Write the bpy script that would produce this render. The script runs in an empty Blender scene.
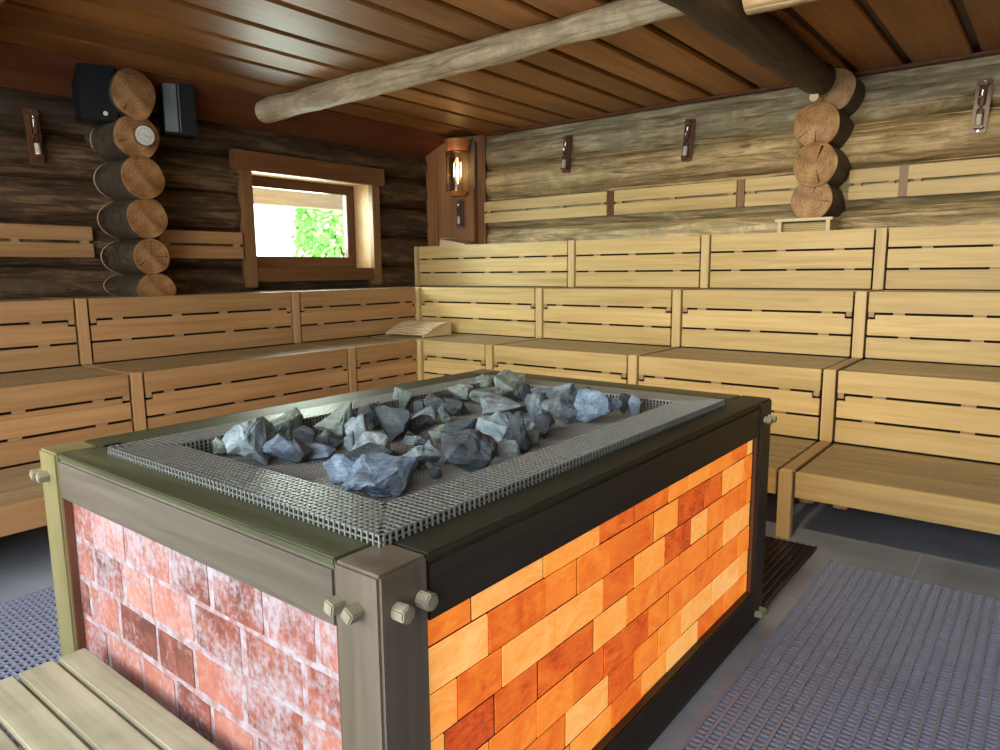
import bpy, math, random
import numpy as np
from mathutils import Vector, Matrix, noise
from mathutils.geometry import convex_hull_2d
import bmesh
R = math.radians
random.seed(7)
scene = bpy.context.scene
COL = scene.collection

# ------------------------------------------------------------------ camera
YAW, PITCH, ROLL = R(38.339), R(8.403), R(-0.559)
FW = Vector((-math.sin(YAW)*math.cos(PITCH), math.cos(YAW)*math.cos(PITCH), -math.sin(PITCH)))
RT0 = Vector((math.cos(YAW), math.sin(YAW), 0)); UP0 = RT0.cross(FW)
RT = RT0*math.cos(ROLL) + UP0*math.sin(ROLL); UP = UP0*math.cos(ROLL) - RT0*math.sin(ROLL)
cam_data = bpy.data.cameras.new('camera'); cam = bpy.data.objects.new('camera', cam_data); COL.objects.link(cam)
cam_data.sensor_width = 36; cam_data.lens = 706.091/1000*36; cam_data.clip_start = .02
M = Matrix((RT, UP, -FW)).transposed().to_4x4(); M.translation = Vector((0, 0, 1.469)); cam.matrix_world = M
scene.camera = cam

# ------------------------------------------------------------------ world, daylight, exposure
w = bpy.data.worlds.new('sky'); scene.world = w; w.use_nodes = True
bg = w.node_tree.nodes['Background']; bg.inputs[0].default_value = (.86, .95, 1, 1); bg.inputs[1].default_value = 4.0
vs = scene.view_settings; vs.view_transform = 'Standard'; vs.look = 'None'; vs.gamma = 1; vs.use_curve_mapping = False
vs.exposure = 0.15

def area(name, loc, direction, sx, sy, power, col):
    l = bpy.data.lights.new(name, 'AREA'); l.shape = 'RECTANGLE'; l.size = sx; l.size_y = sy; l.energy = power; l.color = col
    o = bpy.data.objects.new(name, l); COL.objects.link(o); o.location = loc
    o.rotation_euler = Vector(direction).to_track_quat('-Z', 'Y').to_euler(); return o
# daylight entering through the glazed front behind the camera, and through the small window
area('daylight_front', (-1.65, -1.52, 1.75), (0, 1, -.32), 5.5, 1.7, 165, (.90, .96, 1))
area('daylight_small_window', (-6.72, 4.60, 2.12), (1, .12, -.32), 1.5, .8, 85, (.9, 1, .9))
sun_data = bpy.data.lights.new('sun', 'SUN'); sun_data.energy = 3; sun_data.angle = R(2); sun_data.color = (1, .97, .9)
sun = bpy.data.objects.new('sun', sun_data); COL.objects.link(sun); sun.rotation_euler = (R(35), 0, R(100))
def spot(name, loc, target, power, col, size=R(100), rad=.06):
    l = bpy.data.lights.new(name, 'SPOT'); l.energy = power; l.color = col; l.spot_size = size; l.spot_blend = 1; l.shadow_soft_size = rad
    o = bpy.data.objects.new(name, l); COL.objects.link(o); o.location = loc
    o.rotation_euler = (Vector(target)-Vector(loc)).to_track_quat('-Z', 'Y').to_euler(); return o
spot('warm_fill_spot', (-.92, 1.5, 2.92), (-1.5, 6.2, 1.5), 330, (1, .82, .50), R(110), .15)  # unseen warm fill spot, added to brighten the far benches
spot('warm_fill_spot', (-2.6, -.9, 2.9), (-3.9, 5.0, 1.4), 170, (1, .82, .52), R(110), .15)  # second added fill spot, aimed towards the corner benches

# ------------------------------------------------------------------ materials
def mat(name):
    m = bpy.data.materials.new(name); m.use_nodes = True
    nt = m.node_tree; b = nt.nodes['Principled BSDF']
    return m, nt, b
def N(nt, t, **k):
    n = nt.nodes.new(t)
    for a, v in k.items(): setattr(n, a, v)
    return n
def L(nt, a, b): nt.links.new(a, b)
def math_(nt, op, a, b=None, c=None):
    n = N(nt, 'ShaderNodeMath', operation=op)
    for i, v in enumerate((a, b, c)):
        if v is None: continue
        if isinstance(v, (int, float)): n.inputs[i].default_value = v
        else: L(nt, v, n.inputs[i])
    return n.outputs[0]
def ramp(nt, fac, stops):
    r = N(nt, 'ShaderNodeValToRGB'); e = r.color_ramp.elements
    e[0].position = stops[0][0]; e[0].color = (*stops[0][1], 1); e[1].position = stops[-1][0]; e[1].color = (*stops[-1][1], 1)
    for p, c in stops[1:-1]:
        x = e.new(p); x.color = (*c, 1)
    L(nt, fac, r.inputs[0]); return r.outputs[0]
def mix(nt, kind, fac, a, b):
    n = N(nt, 'ShaderNodeMix', data_type='RGBA', blend_type=kind)
    for i, v in ((0, fac), (6, a), (7, b)):
        if isinstance(v, (int, float)): n.inputs[i].default_value = v
        elif isinstance(v, tuple): n.inputs[i].default_value = (*v, 1)
        else: L(nt, v, n.inputs[i])
    return n.outputs[2]
def coords(nt, scale, rnd=True):
    tc = N(nt, 'ShaderNodeTexCoord'); mp = N(nt, 'ShaderNodeMapping'); mp.inputs['Scale'].default_value = scale
    add = N(nt, 'ShaderNodeVectorMath', operation='ADD'); L(nt, tc.outputs['Object'], add.inputs[0])
    if rnd:
        gi = N(nt, 'ShaderNodeNewGeometry'); sc = N(nt, 'ShaderNodeVectorMath', operation='SCALE')
        oi = N(nt, 'ShaderNodeObjectInfo'); s = math_(nt, 'ADD', gi.outputs['Random Per Island'], oi.outputs['Random'])
        cv = N(nt, 'ShaderNodeCombineXYZ')
        for i in range(3): L(nt, s, cv.inputs[i])
        L(nt, cv.outputs[0], sc.inputs[0]); sc.inputs['Scale'].default_value = 37.3; L(nt, sc.outputs[0], add.inputs[1])
        ri = gi.outputs['Random Per Island']
    else: ri = None
    L(nt, add.outputs[0], mp.inputs[0]); return mp.outputs[0], ri
def noise_(nt, vec, scale, detail=4, rough=.55, dist=0.):
    n = N(nt, 'ShaderNodeTexNoise'); n.inputs['Scale'].default_value = scale; n.inputs['Detail'].default_value = detail
    n.inputs['Roughness'].default_value = rough; n.inputs['Distortion'].default_value = dist; L(nt, vec, n.inputs['Vector']); return n.outputs[0]
def bump(nt, b, h, strength, dist=.01):
    n = N(nt, 'ShaderNodeBump'); n.inputs['Strength'].default_value = strength; n.inputs['Distance'].default_value = dist
    L(nt, h, n.inputs['Height']); L(nt, n.outputs[0], b.inputs['Normal'])

def wood(name, c1, c2, c3, axis='x', rough=.5, var=.25, bstr=.25, coat=0., spec=.5, patch=None, patch_amt=.6, grain=1.):
    """sawn timber: grain runs along axis of the part; every board takes its own tone"""
    m, nt, b = mat(name)
    s = {'x': (1.2, 26, 26), 'y': (26, 1.2, 26), 'z': (26, 26, 1.2)}[axis]
    v, ri = coords(nt, s)
    g = noise_(nt, v, 1.0, 5, .6, .6)
    s2 = {'x': (.5, 5, 5), 'y': (5, .5, 5), 'z': (5, 5, .5)}[axis]
    v2, _ = coords(nt, s2); g2 = noise_(nt, v2, 1.2, 3, .5, .3)
    f = math_(nt, 'ADD', math_(nt, 'MULTIPLY', g, .55*grain), math_(nt, 'MULTIPLY', g2, 1-.55*grain))
    col = ramp(nt, f, [(.3, c1), (.5, c2), (.7, c3)])
    k = math_(nt, 'ADD', math_(nt, 'MULTIPLY', ri, var), 1-var*.5)
    hsv = N(nt, 'ShaderNodeHueSaturation'); L(nt, col, hsv.inputs['Color']); L(nt, k, hsv.inputs['Value']); col = hsv.outputs[0]
    if patch:
        v3, _ = coords(nt, (1, 1, 1)); g3 = noise_(nt, v3, 2.2, 5, .65)
        pf = N(nt, 'ShaderNodeMapRange'); L(nt, g3, pf.inputs[0]); pf.inputs[1].default_value = .45; pf.inputs[2].default_value = .68
        pf.inputs[4].default_value = patch_amt
        col = mix(nt, 'MIX', pf.outputs[0], col, patch)
    L(nt, col, b.inputs['Base Color'])
    rr = math_(nt, 'ADD', math_(nt, 'MULTIPLY', g, .18), rough-.09); L(nt, rr, b.inputs['Roughness'])
    b.inputs['Specular IOR Level'].default_value = spec
    b.inputs['Coat Weight'].default_value = coat; b.inputs['Coat Roughness'].default_value = .25
    bump(nt, b, g, bstr, .004); return m

bench_c = ((.43, .29, .105), (.62, .445, .185), (.74, .56, .27))
M_bench = wood('bench_wood', *bench_c, axis='x', rough=.52, var=.22)
M_bench_shaded = wood('bench_wood_left_shaded', (.30, .155, .062), (.44, .25, .11), (.55, .34, .165), axis='x', rough=.5, var=.3)  # darker copy of the bench wood; weaker light on the left is in its colour
M_seat = wood('seat_wood', (.20, .14, .07), (.30, .215, .115), (.40, .30, .17), axis='x', rough=.42, var=.2)
M_post = wood('post_wood', (.50, .35, .14), (.64, .465, .21), (.74, .56, .29), axis='z', rough=.5, var=.1)
M_post_shaded = wood('post_wood_left_shaded', (.40, .22, .10), (.50, .30, .14), (.58, .37, .19), axis='z', rough=.5, var=.1)  # post wood copy, darkened for the weaker light on the left wall
M_rail = wood('rail_wood', (.27, .16, .08), (.36, .23, .115), (.44, .29, .15), axis='y', rough=.45, var=.1)
M_ceil = wood('ceiling_wood', (.15, .056, .013), (.31, .125, .030), (.46, .20, .052), axis='y', rough=.46, var=.55, bstr=.15, coat=0, spec=.35)
M_ceil_gap = wood('ceiling_groove_wood', (.03, .012, .006), (.045, .017, .008), (.06, .025, .01), axis='y', rough=.5)
M_fascia = wood('fascia_wood', (.08, .024, .010), (.125, .04, .016), (.17, .06, .022), axis='y', rough=.5, var=.2, spec=.3)
M_casing = wood('casing_wood', (.10, .038, .014), (.16, .066, .024), (.22, .10, .04), axis='y', rough=.45)
M_casing_v = wood('casing_wood_upright', (.15, .07, .027), (.23, .115, .046), (.30, .165, .07), axis='z', rough=.45)
M_reveal = wood('reveal_wood', (.40, .24, .10), (.52, .33, .15), (.6, .4, .2), axis='y', rough=.5)
M_sash = wood('sash_wood', (.08, .03, .012), (.12, .045, .018), (.16, .065, .025), axis='y', rough=.35)
M_corner = wood('corner_board_wood', (.18, .07, .022), (.28, .12, .04), (.38, .18, .065), axis='z', rough=.5, var=.35)
M_cap = wood('lamp_cap_wood', (.45, .13, .03), (.55, .18, .045), (.62, .23, .07), axis='x', rough=.4)
M_timer = wood('timer_wood', (.085, .03, .016), (.13, .05, .026), (.18, .08, .04), axis='z', rough=.35)
M_frame = wood('stove_frame_wood_shaded', (.022, .016, .011), (.040, .030, .021), (.065, .05, .036), axis='y', rough=.5, var=.15, bstr=.3, spec=.35)  # dark copy of the frame wood; shade of the right side is in its colour
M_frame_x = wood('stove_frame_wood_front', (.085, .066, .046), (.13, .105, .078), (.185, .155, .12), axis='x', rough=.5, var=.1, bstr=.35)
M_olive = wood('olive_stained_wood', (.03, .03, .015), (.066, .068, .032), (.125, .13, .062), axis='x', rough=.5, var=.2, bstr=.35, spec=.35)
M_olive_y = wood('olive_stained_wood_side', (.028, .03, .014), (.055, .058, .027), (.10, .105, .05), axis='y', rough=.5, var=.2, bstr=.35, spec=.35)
M_olive_shaded = wood('olive_stained_wood_shaded', (.02, .019, .012), (.036, .034, .02), (.06, .057, .035), axis='y', rough=.5, var=.2, bstr=.35, spec=.35)  # olive stain darkened for the shaded right cap board
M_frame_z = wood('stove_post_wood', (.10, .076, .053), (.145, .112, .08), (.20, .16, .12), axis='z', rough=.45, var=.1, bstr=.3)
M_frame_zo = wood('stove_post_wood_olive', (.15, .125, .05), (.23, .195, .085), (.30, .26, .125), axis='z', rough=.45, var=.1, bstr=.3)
M_foot = wood('foot_bench_wood', (.24, .215, .14), (.40, .365, .25), (.52, .48, .35), axis='x', rough=.6, var=.15, patch=(.17, .165, .12), patch_amt=.55)
M_head = wood('headrest_wood', (.55, .42, .23), (.68, .54, .32), (.76, .63, .41), axis='x', rough=.5, var=.15)
M_peg = wood('peg_wood', (.16, .14, .09), (.26, .23, .155), (.38, .345, .25), axis='z', rough=.6)

def log_mat(name, axis, cols, patchcol, amt=.7, crack=.8):
    m, nt, b = mat(name)
    s = {'x': (.9, 9, 9), 'y': (9, .9, 9)}[axis]
    v, ri = coords(nt, s); g = noise_(nt, v, 1.6, 8, .68, 1.0)
    v2, _ = coords(nt, (1, 1, 1)); g2 = noise_(nt, v2, 3.5, 6, .7, .5)
    s3 = {'x': (1.5, 30, 30), 'y': (30, 1.5, 30)}[axis]
    v3, _ = coords(nt, s3); g3 = noise_(nt, v3, 1.0, 4, .6, .8)
    col = ramp(nt, g, [(.36, cols[0]), (.49, cols[1]), (.60, cols[2])])
    pf = N(nt, 'ShaderNodeMapRange'); L(nt, g2, pf.inputs[0]); pf.inputs[1].default_value = .47; pf.inputs[2].default_value = .58; pf.inputs[4].default_value = amt
    col = mix(nt, 'MIX', pf.outputs[0], col, patchcol)
    hv = N(nt, 'ShaderNodeHueSaturation'); L(nt, col, hv.inputs['Color']); L(nt, math_(nt, 'ADD', math_(nt, 'MULTIPLY', ri, .7), .65), hv.inputs['Value']); col = hv.outputs[0]
    ck = ramp(nt, g3, [(.30, (.35, .3, .25)), (.42, (1, 1, 1))])
    col = mix(nt, 'MULTIPLY', crack, col, ck)
    vo = N(nt, 'ShaderNodeTexVoronoi'); vo.inputs['Scale'].default_value = 1.6
    s4 = {'x': (.9, 2.2, 2.2), 'y': (2.2, .9, 2.2)}[axis]
    v4, _ = coords(nt, s4); L(nt, v4, vo.inputs['Vector'])
    kn = ramp(nt, vo.outputs['Distance'], [(.05, (.22, .17, .12)), (.11, (1, 1, 1))])
    col = mix(nt, 'MULTIPLY', .8, col, kn)
    L(nt, col, b.inputs['Base Color']); b.inputs['Roughness'].default_value = .62
    h = math_(nt, 'ADD', g, math_(nt, 'MULTIPLY', g3, .5)); bump(nt, b, h, .7, .02); return m
M_log_far = log_mat('weathered_log', 'x', ((.15, .10, .045), (.44, .33, .17), (.70, .56, .33)), (.30, .265, .16), .6)
M_log_tan = log_mat('tan_weathered_log', 'x', ((.22, .13, .05), (.60, .42, .19), (.86, .66, .36)), (.38, .27, .13), .5)
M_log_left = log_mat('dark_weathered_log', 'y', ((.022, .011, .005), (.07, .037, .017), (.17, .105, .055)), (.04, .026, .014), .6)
M_beam = log_mat('pale_beam_log', 'x', ((.24, .16, .085), (.46, .34, .20), (.62, .49, .31)), (.34, .25, .15), .6, .6)
M_beam_dark = log_mat('dark_beam_log', 'y', ((.035, .02, .012), (.07, .04, .022), (.12, .075, .042)), (.05, .033, .022), .5)
M_stub_side = log_mat('log_stub_bark', 'y', ((.03, .02, .012), (.06, .04, .025), (.10, .07, .045)), (.05, .038, .027), .5)

def endgrain(name, c1, c2, c3):
    m, nt, b = mat(name)
    v, _ = coords(nt, (1, 1, 1), False)
    wv = N(nt, 'ShaderNodeTexWave', wave_type='RINGS', rings_direction='SPHERICAL'); wv.inputs['Scale'].default_value = 11
    wv.inputs['Distortion'].default_value = 5; wv.inputs['Detail'].default_value = 3; wv.inputs['Detail Scale'].default_value = 1.5
    L(nt, v, wv.inputs['Vector'])
    g = noise_(nt, v, 9, 5, .6)
    f = math_(nt, 'ADD', math_(nt, 'MULTIPLY', wv.outputs['Fac'], .07), math_(nt, 'MULTIPLY', g, .93))
    L(nt, ramp(nt, f, [(.3, c1), (.48, c2), (.68, c3)]), b.inputs['Base Color']); b.inputs['Roughness'].default_value = .6
    bump(nt, b, f, .3, .004); return m
M_end_l = endgrain('log_end_grain', (.13, .055, .018), (.27, .13, .048), (.42, .235, .10))
M_end_f = endgrain('log_end_grain_far', (.17, .08, .028), (.33, .175, .068), (.50, .30, .13))

def plain(name, col, rough=.5, metal=0., emit=None, strength=0., bumpy=0.):
    m, nt, b = mat(name)
    b.inputs['Base Color'].default_value = (*col, 1); b.inputs['Roughness'].default_value = rough; b.inputs['Metallic'].default_value = metal
    v, _ = coords(nt, (1, 1, 1)); g = noise_(nt, v, 30, 3)
    L(nt, mix(nt, 'MULTIPLY', .35, col, ramp(nt, g, [(.3, (.6, .6, .6)), (.7, (1, 1, 1))])), b.inputs['Base Color'])
    if emit: b.inputs['Emission Color'].default_value = (*emit, 1); b.inputs['Emission Strength'].default_value = strength
    if bumpy: bump(nt, b, g, bumpy, .005)
    return m
M_dark = plain('dark_void_shade', (.012, .008, .006), .9)
M_block = plain('spacer_wood', (.42, .28, .13), .6)
M_metal = plain('grating_steel', (.33, .335, .31), .36, .55)
M_mesh = plain('basket_steel', (.34, .34, .33), .42, .4)
M_mat = plain('rubber_mat_grey', (.29, .33, .46), .4)
M_mat_shade = plain('mat_hole_shade', (.006, .0065, .008), .8)  # black colour stands in for shade down in the mat holes
M_mat_b = plain('rubber_mat_black', (.03, .022, .022), .45)
M_black = plain('speaker_black', (.006, .010, .013), .45)
M_spgrey = plain('speaker_grille', (.16, .20, .20), .5)
M_white = plain('white_enamel', (.75, .75, .72), .4)
M_ink = plain('black_ink', (.02, .02, .02), .5)
M_chrome = plain('chrome', (.6, .6, .6), .2, 1.)
M_caulk = plain('sealing_cord', (.42, .36, .25), .8)
M_sand = plain('white_sand', (.85, .83, .8), .8)
M_fil = plain('glowing_filament', (1, .8, .4), .5, 0, (1, .80, .48), 14)
M_eave = wood('eave_wood', (.5, .38, .24), (.62, .48, .32), (.7, .56, .4), axis='y', rough=.6)
M_ground = plain('outdoor_ground', (.7, .7, .66), .9)

def glass(name, col=(1, 1, 1), rough=0.0, mixf=.08):
    m, nt, b = mat(name); nt.nodes.remove(b)
    t = N(nt, 'ShaderNodeBsdfTransparent'); t.inputs[0].default_value = (*col, 1)
    g = N(nt, 'ShaderNodeBsdfGlossy'); g.inputs['Roughness'].default_value = max(rough, .03)
    mx = N(nt, 'ShaderNodeMixShader'); lw = N(nt, 'ShaderNodeLayerWeight'); lw.inputs[0].default_value = .25
    f = math_(nt, 'ADD', math_(nt, 'MULTIPLY', lw.outputs['Fresnel'], .8), mixf)
    L(nt, f, mx.inputs[0]); L(nt, t.outputs[0], mx.inputs[1]); L(nt, g.outputs[0], mx.inputs[2])
    L(nt, mx.outputs[0], nt.nodes['Material Output'].inputs[0]); return m
M_glass = glass('window_glass', (.97, 1, .98), 0, .01)
M_tube = glass('tube_glass', (.92, .88, .84), 0, .12)
M_shade = glass('smoked_glass', (.55, .47, .36), .15, .12)

# glowing salt bricks lit from behind
def salt(name, glow):
    m, nt, b = mat(name)
    gi = N(nt, 'ShaderNodeNewGeometry'); ri = gi.outputs['Random Per Island']
    v, _ = coords(nt, (1, 1, 1)); va, _ = coords(nt, (3, 3, 9) if glow else (1, 1, 1))
    g = noise_(nt, v, 6, 6, .65, 1.5); g2 = noise_(nt, va, 3.2, 6, .72, 3.0)
    if glow:
        f = math_(nt, 'ADD', math_(nt, 'MULTIPLY', ri, .42), math_(nt, 'ADD', math_(nt, 'MULTIPLY', g, .34), math_(nt, 'MULTIPLY', g2, .36)))
        col = ramp(nt, f, [(.28, (.40, .03, .005)), (.39, (.72, .11, .010)), (.52, (.93, .235, .025)), (.64, (.98, .34, .05)), (.82, (1, .54, .17))])
        L(nt, mix(nt, 'MULTIPLY', 1., col, (.6, .6, .6)), b.inputs['Base Color'])
        L(nt, col, b.inputs['Emission Color']); b.inputs['Emission Strength'].default_value = .74
        b.inputs['Roughness'].default_value = .4; bump(nt, b, g2, .2, .004)
    else:
        f = math_(nt, 'ADD', math_(nt, 'MULTIPLY', ri, .35), math_(nt, 'MULTIPLY', g, .65))
        col = ramp(nt, f, [(.28, (.12, .035, .025)), (.45, (.30, .085, .055)), (.60, (.43, .15, .105)), (.75, (.50, .25, .19))])
        vs_, _ = coords(nt, (16, 16, 5), False); st = noise_(nt, vs_, 2.4, 6, .72, .6)
        v2, _ = coords(nt, (1, 1, 1), False); blo = noise_(nt, v2, 3.4, 5, .65, .4)
        fine = noise_(nt, v2, 55, 3, .6)
        sf = math_(nt, 'ADD', math_(nt, 'MULTIPLY', st, .22), math_(nt, 'ADD', math_(nt, 'MULTIPLY', blo, .5), math_(nt, 'MULTIPLY', fine, .30)))
        mr = N(nt, 'ShaderNodeMapRange'); L(nt, sf, mr.inputs[0]); mr.inputs[1].default_value = .485; mr.inputs[2].default_value = .60; mr.inputs[4].default_value = .8
        col = mix(nt, 'MIX', mr.outputs[0], col, (.43, .38, .42))
        L(nt, col, b.inputs['Base Color']); b.inputs['Roughness'].default_value = .8; bump(nt, b, sf, .5, .01)
    return m
M_salt_glow = salt('backlit_salt_brick', True)
M_salt = salt('crusted_salt_brick', False)
def crust():
    m, nt, b = mat('salt_mortar'); v, _ = coords(nt, (1, 1, 1), False); g = noise_(nt, v, 30, 4)
    L(nt, ramp(nt, g, [(.38, (.34, .17, .15)), (.6, (.43, .37, .41))]), b.inputs['Base Color']); b.inputs['Roughness'].default_value = .9
    bump(nt, b, g, .6, .01); return m
M_crust = crust()
M_joint = plain('dark_salt_joint', (.05, .014, .004), .9)

def stone_mat(name, cols):
    m, nt, b = mat(name); v, _ = coords(nt, (1, 1, 1)); g = noise_(nt, v, 16, 8, .75, .8); vv, _ = coords(nt, (30, 30, 150)); g2 = noise_(nt, vv, 1.5, 5, .75, .5)
    f = math_(nt, 'ADD', math_(nt, 'MULTIPLY', g, .7), math_(nt, 'MULTIPLY', g2, .3))
    L(nt, ramp(nt, f, [(.38, cols[0]), (.5, cols[1]), (.62, cols[2])]), b.inputs['Base Color']); b.inputs['Roughness'].default_value = .66
    bump(nt, b, f, .9, .010); return m
STONE = {
 'pale': stone_mat('pale_blue_grey_stone', ((0.104, 0.141, 0.159), (0.215, 0.274, 0.303), (0.370, 0.437, 0.474))),
 'blue': stone_mat('daylit_blue_grey_stone', ((0.051, 0.085, 0.136), (0.170, 0.238, 0.323), (0.357, 0.451, 0.561))),  # cool daylight on the stones is tinted into this blue
 'grey': stone_mat('mid_grey_stone', ((0.043, 0.060, 0.072), (0.136, 0.174, 0.200), (0.281, 0.340, 0.374))),
 'green': stone_mat('green_grey_stone', ((0.089, 0.118, 0.104), (0.185, 0.229, 0.200), (0.311, 0.363, 0.326))),
 'dark': stone_mat('dark_slate_stone', ((.02, .026, .032), (.048, .058, .068), (.10, .118, .132)))}

def tiles():
    m, nt, b = mat('daylit_slate_floor_tile')  # blue daylight reflection is lifted into the tile and mortar colours
    v, _ = coords(nt, (1, 1, 1), False)
    br = N(nt, 'ShaderNodeTexBrick'); br.offset = .5; L(nt, v, br.inputs['Vector'])
    for k, c in (('Color1', (.30, .335, .41)), ('Color2', (.38, .42, .50)), ('Mortar', (.50, .54, .62))): br.inputs[k].default_value = (*c, 1)
    br.inputs['Scale'].default_value = 1; br.inputs['Mortar Size'].default_value = .003; br.inputs['Brick Width'].default_value = .9; br.inputs['Row Height'].default_value = .45
    g = noise_(nt, v, 3, 6, .6)
    col = mix(nt, 'MULTIPLY', .6, br.outputs['Color'], ramp(nt, g, [(.3, (.55, .55, .55)), (.7, (1.2, 1.2, 1.2))]))
    L(nt, col, b.inputs['Base Color']); b.inputs['Roughness'].default_value = .3; bump(nt, b, g, .1, .005); return m
M_tile = tiles()
def leafmat():
    m, nt, b = mat('sunlit_leaves'); gi = N(nt, 'ShaderNodeNewGeometry')
    L(nt, ramp(nt, gi.outputs['Random Per Island'], [(0, (.16, .42, .08)), (.5, (.34, .70, .18)), (1, (.65, .9, .4))]), b.inputs['Base Color'])
    b.inputs['Roughness'].default_value = .6; return m
M_leaf = leafmat()

# ------------------------------------------------------------------ mesh helpers
class MB:
    def __init__(s): s.v = []; s.f = []; s.m = []
    def add(s, vs, fs, mi=0):
        o = len(s.v); s.v += [tuple(p) for p in vs]; s.f += [tuple(o+i for i in f) for f in fs]; s.m += [mi]*len(fs); return s
    def box(s, x0, x1, y0, y1, z0, z1, mi=0, rot=None, piv=None):
        vs = [Vector((x, y, z)) for z in (z0, z1) for y in (y0, y1) for x in (x0, x1)]
        if rot: vs = [rot @ (p-piv) + piv for p in vs]
        return s.add(vs, [(0, 2, 3, 1), (4, 5, 7, 6), (0, 1, 5, 4), (2, 6, 7, 3), (0, 4, 6, 2), (1, 3, 7, 5)], mi)
    def tube(s, pts, rads, n=16, mi=0, cap=True, jit=0., seed=0, capmi=None):
        """swept round section along pts; jit = uneven surface"""
        pts = [Vector(p) for p in pts]; o = len(s.v)
        t = (pts[-1]-pts[0]).normalized(); a = t.orthogonal().normalized()
        if abs(t.z) < .9: a = Vector((0, 0, 1)); a = (a - t*a.dot(t)).normalized()
        b = t.cross(a)
        for i, p in enumerate(pts):
            r = rads[i] if isinstance(rads, (list, tuple)) else rads
            for k in range(n):
                th = 2*math.pi*k/n; d = a*math.cos(th)+b*math.sin(th)
                q = p+d*r
                if jit: q = p + d*(r + jit*(noise.noise(q*2.2+Vector((seed*7.1, 0, 0))) + .4*noise.noise(q*7+Vector((seed, 3, 1)))))
                s.v.append(tuple(q))
        for i in range(len(pts)-1):
            for k in range(n):
                k2 = (k+1) % n; s.f.append((o+i*n+k, o+i*n+k2, o+(i+1)*n+k2, o+(i+1)*n+k)); s.m.append(mi)
        if cap:
            cm = mi if capmi is None else capmi
            s.f.append(tuple(o+k for k in reversed(range(n)))); s.m.append(cm)
            e = o+(len(pts)-1)*n; s.f.append(tuple(e+k for k in range(n))); s.m.append(cm)
        return s
    def build(s, name, mats, parent=None, loc=None, smooth=False, bev=0., rotz=0.):
        me = bpy.data.meshes.new(name); me.from_pydata(s.v, [], s.f); 
        if not isinstance(mats, (list, tuple)): mats = [mats]
        for m in mats: me.materials.append(m)
        me.polygons.foreach_set('material_index', s.m)
        bm = bmesh.new(); bm.from_mesh(me); bmesh.ops.recalc_face_normals(bm, faces=bm.faces)
        if bev: bmesh.ops.bevel(bm, geom=[e for e in bm.edges if len(e.link_faces) == 2 and e.calc_face_angle(0) > .5], offset=bev, segments=2, affect='EDGES', clamp_overlap=True)
        bm.to_mesh(me); bm.free()
        if smooth:
            me.polygons.foreach_set('use_smooth', [True]*len(me.polygons))
            me.set_sharp_from_angle(angle=R(50))
        me.update()
        o = bpy.data.objects.new(name, me); COL.objects.link(o)
        if parent: o.parent = parent
        if loc: o.location = loc
        if rotz: o.rotation_euler.z = rotz
        return o
def tag(o, label, cat=None, group=None, kind=None):
    if label: o['label'] = label
    if cat: o['category'] = cat
    if group: o['group'] = group
    if kind: o['kind'] = kind
    return o
def thing(name, label, cat, loc=(0, 0, 0), rz=0, group=None):
    o = bpy.data.objects.new(name, None); COL.objects.link(o); o.location = loc; o.rotation_euler.z = rz
    return tag(o, label, cat, group)
def struct(o): o['kind'] = 'structure'; return o

# ------------------------------------------------------------------ measures
Z = [0, .379, .835, 1.300, 1.756]            # seat levels
F = [None, 3.87, 4.697, 5.444, 6.002, 6.41]  # front planes of the far tiers (y)
LX = [None, -3.858, -4.667, -5.413, -6.03]   # front planes of the left tiers (x)
XL, YF, XR, YB, ZC = -6.03, 6.44, 1.75, -1.6, 3.0
GAP = .017

# ------------------------------------------------------------------ room shell
struct(MB().box(-6.6, XR+.1, YB-.1, 6.95, -.1, 0).build('floor', M_tile))
c = MB(); x = XR
xs = [1.5, 1.1, .62, .21, -.21, -.62, -1.06, -1.43, -1.8, -2.2, -2.6, -2.95, -3.28, -3.65, -4.08, -4.45, -4.81, -5.23, -5.66]
for i in range(len(xs)-1): c.box(xs[i+1]+.03, xs[i]-.03, YB, YF+.1, ZC, ZC+.034)
c.box(xs[0]+.02, XR, YB, YF+.1, ZC, ZC+.03)
ce = c.build('ceiling', M_ceil, bev=.006); struct(ce)
struct(MB().box(-6.5, XR+.1, YB-.1, 6.9, ZC+.035, ZC+.1).build('ceiling', M_ceil_gap))
# sloping board between the last ceiling board and the left wall
fa = MB(); 
for z0, z1, x0, x1 in ((2.90, 3.0, -5.86, -5.66), (2.80, 2.90, -6.04, -5.86)):
    fa.add([(x0, YB, z0), (x1, YB, z1), (x1, YF, z1), (x0, YF, z0), (x0-.02, YB, z0+.03), (x1-.0, YB, z1+.03), (x1-.0, YF, z1+.03), (x0-.02, YF, z0+.03)],
           [(0, 1, 2, 3), (4, 7, 6, 5), (0, 4, 5, 1), (3, 2, 6, 7), (0, 3, 7, 4), (1, 5, 6, 2)])
struct(fa.build('trim_1', M_fascia))
struct(MB().box(-5.3, XR, YF-.06, YF+.02, 2.975, 2.999).build('trim_2', M_fascia, bev=.006))

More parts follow.
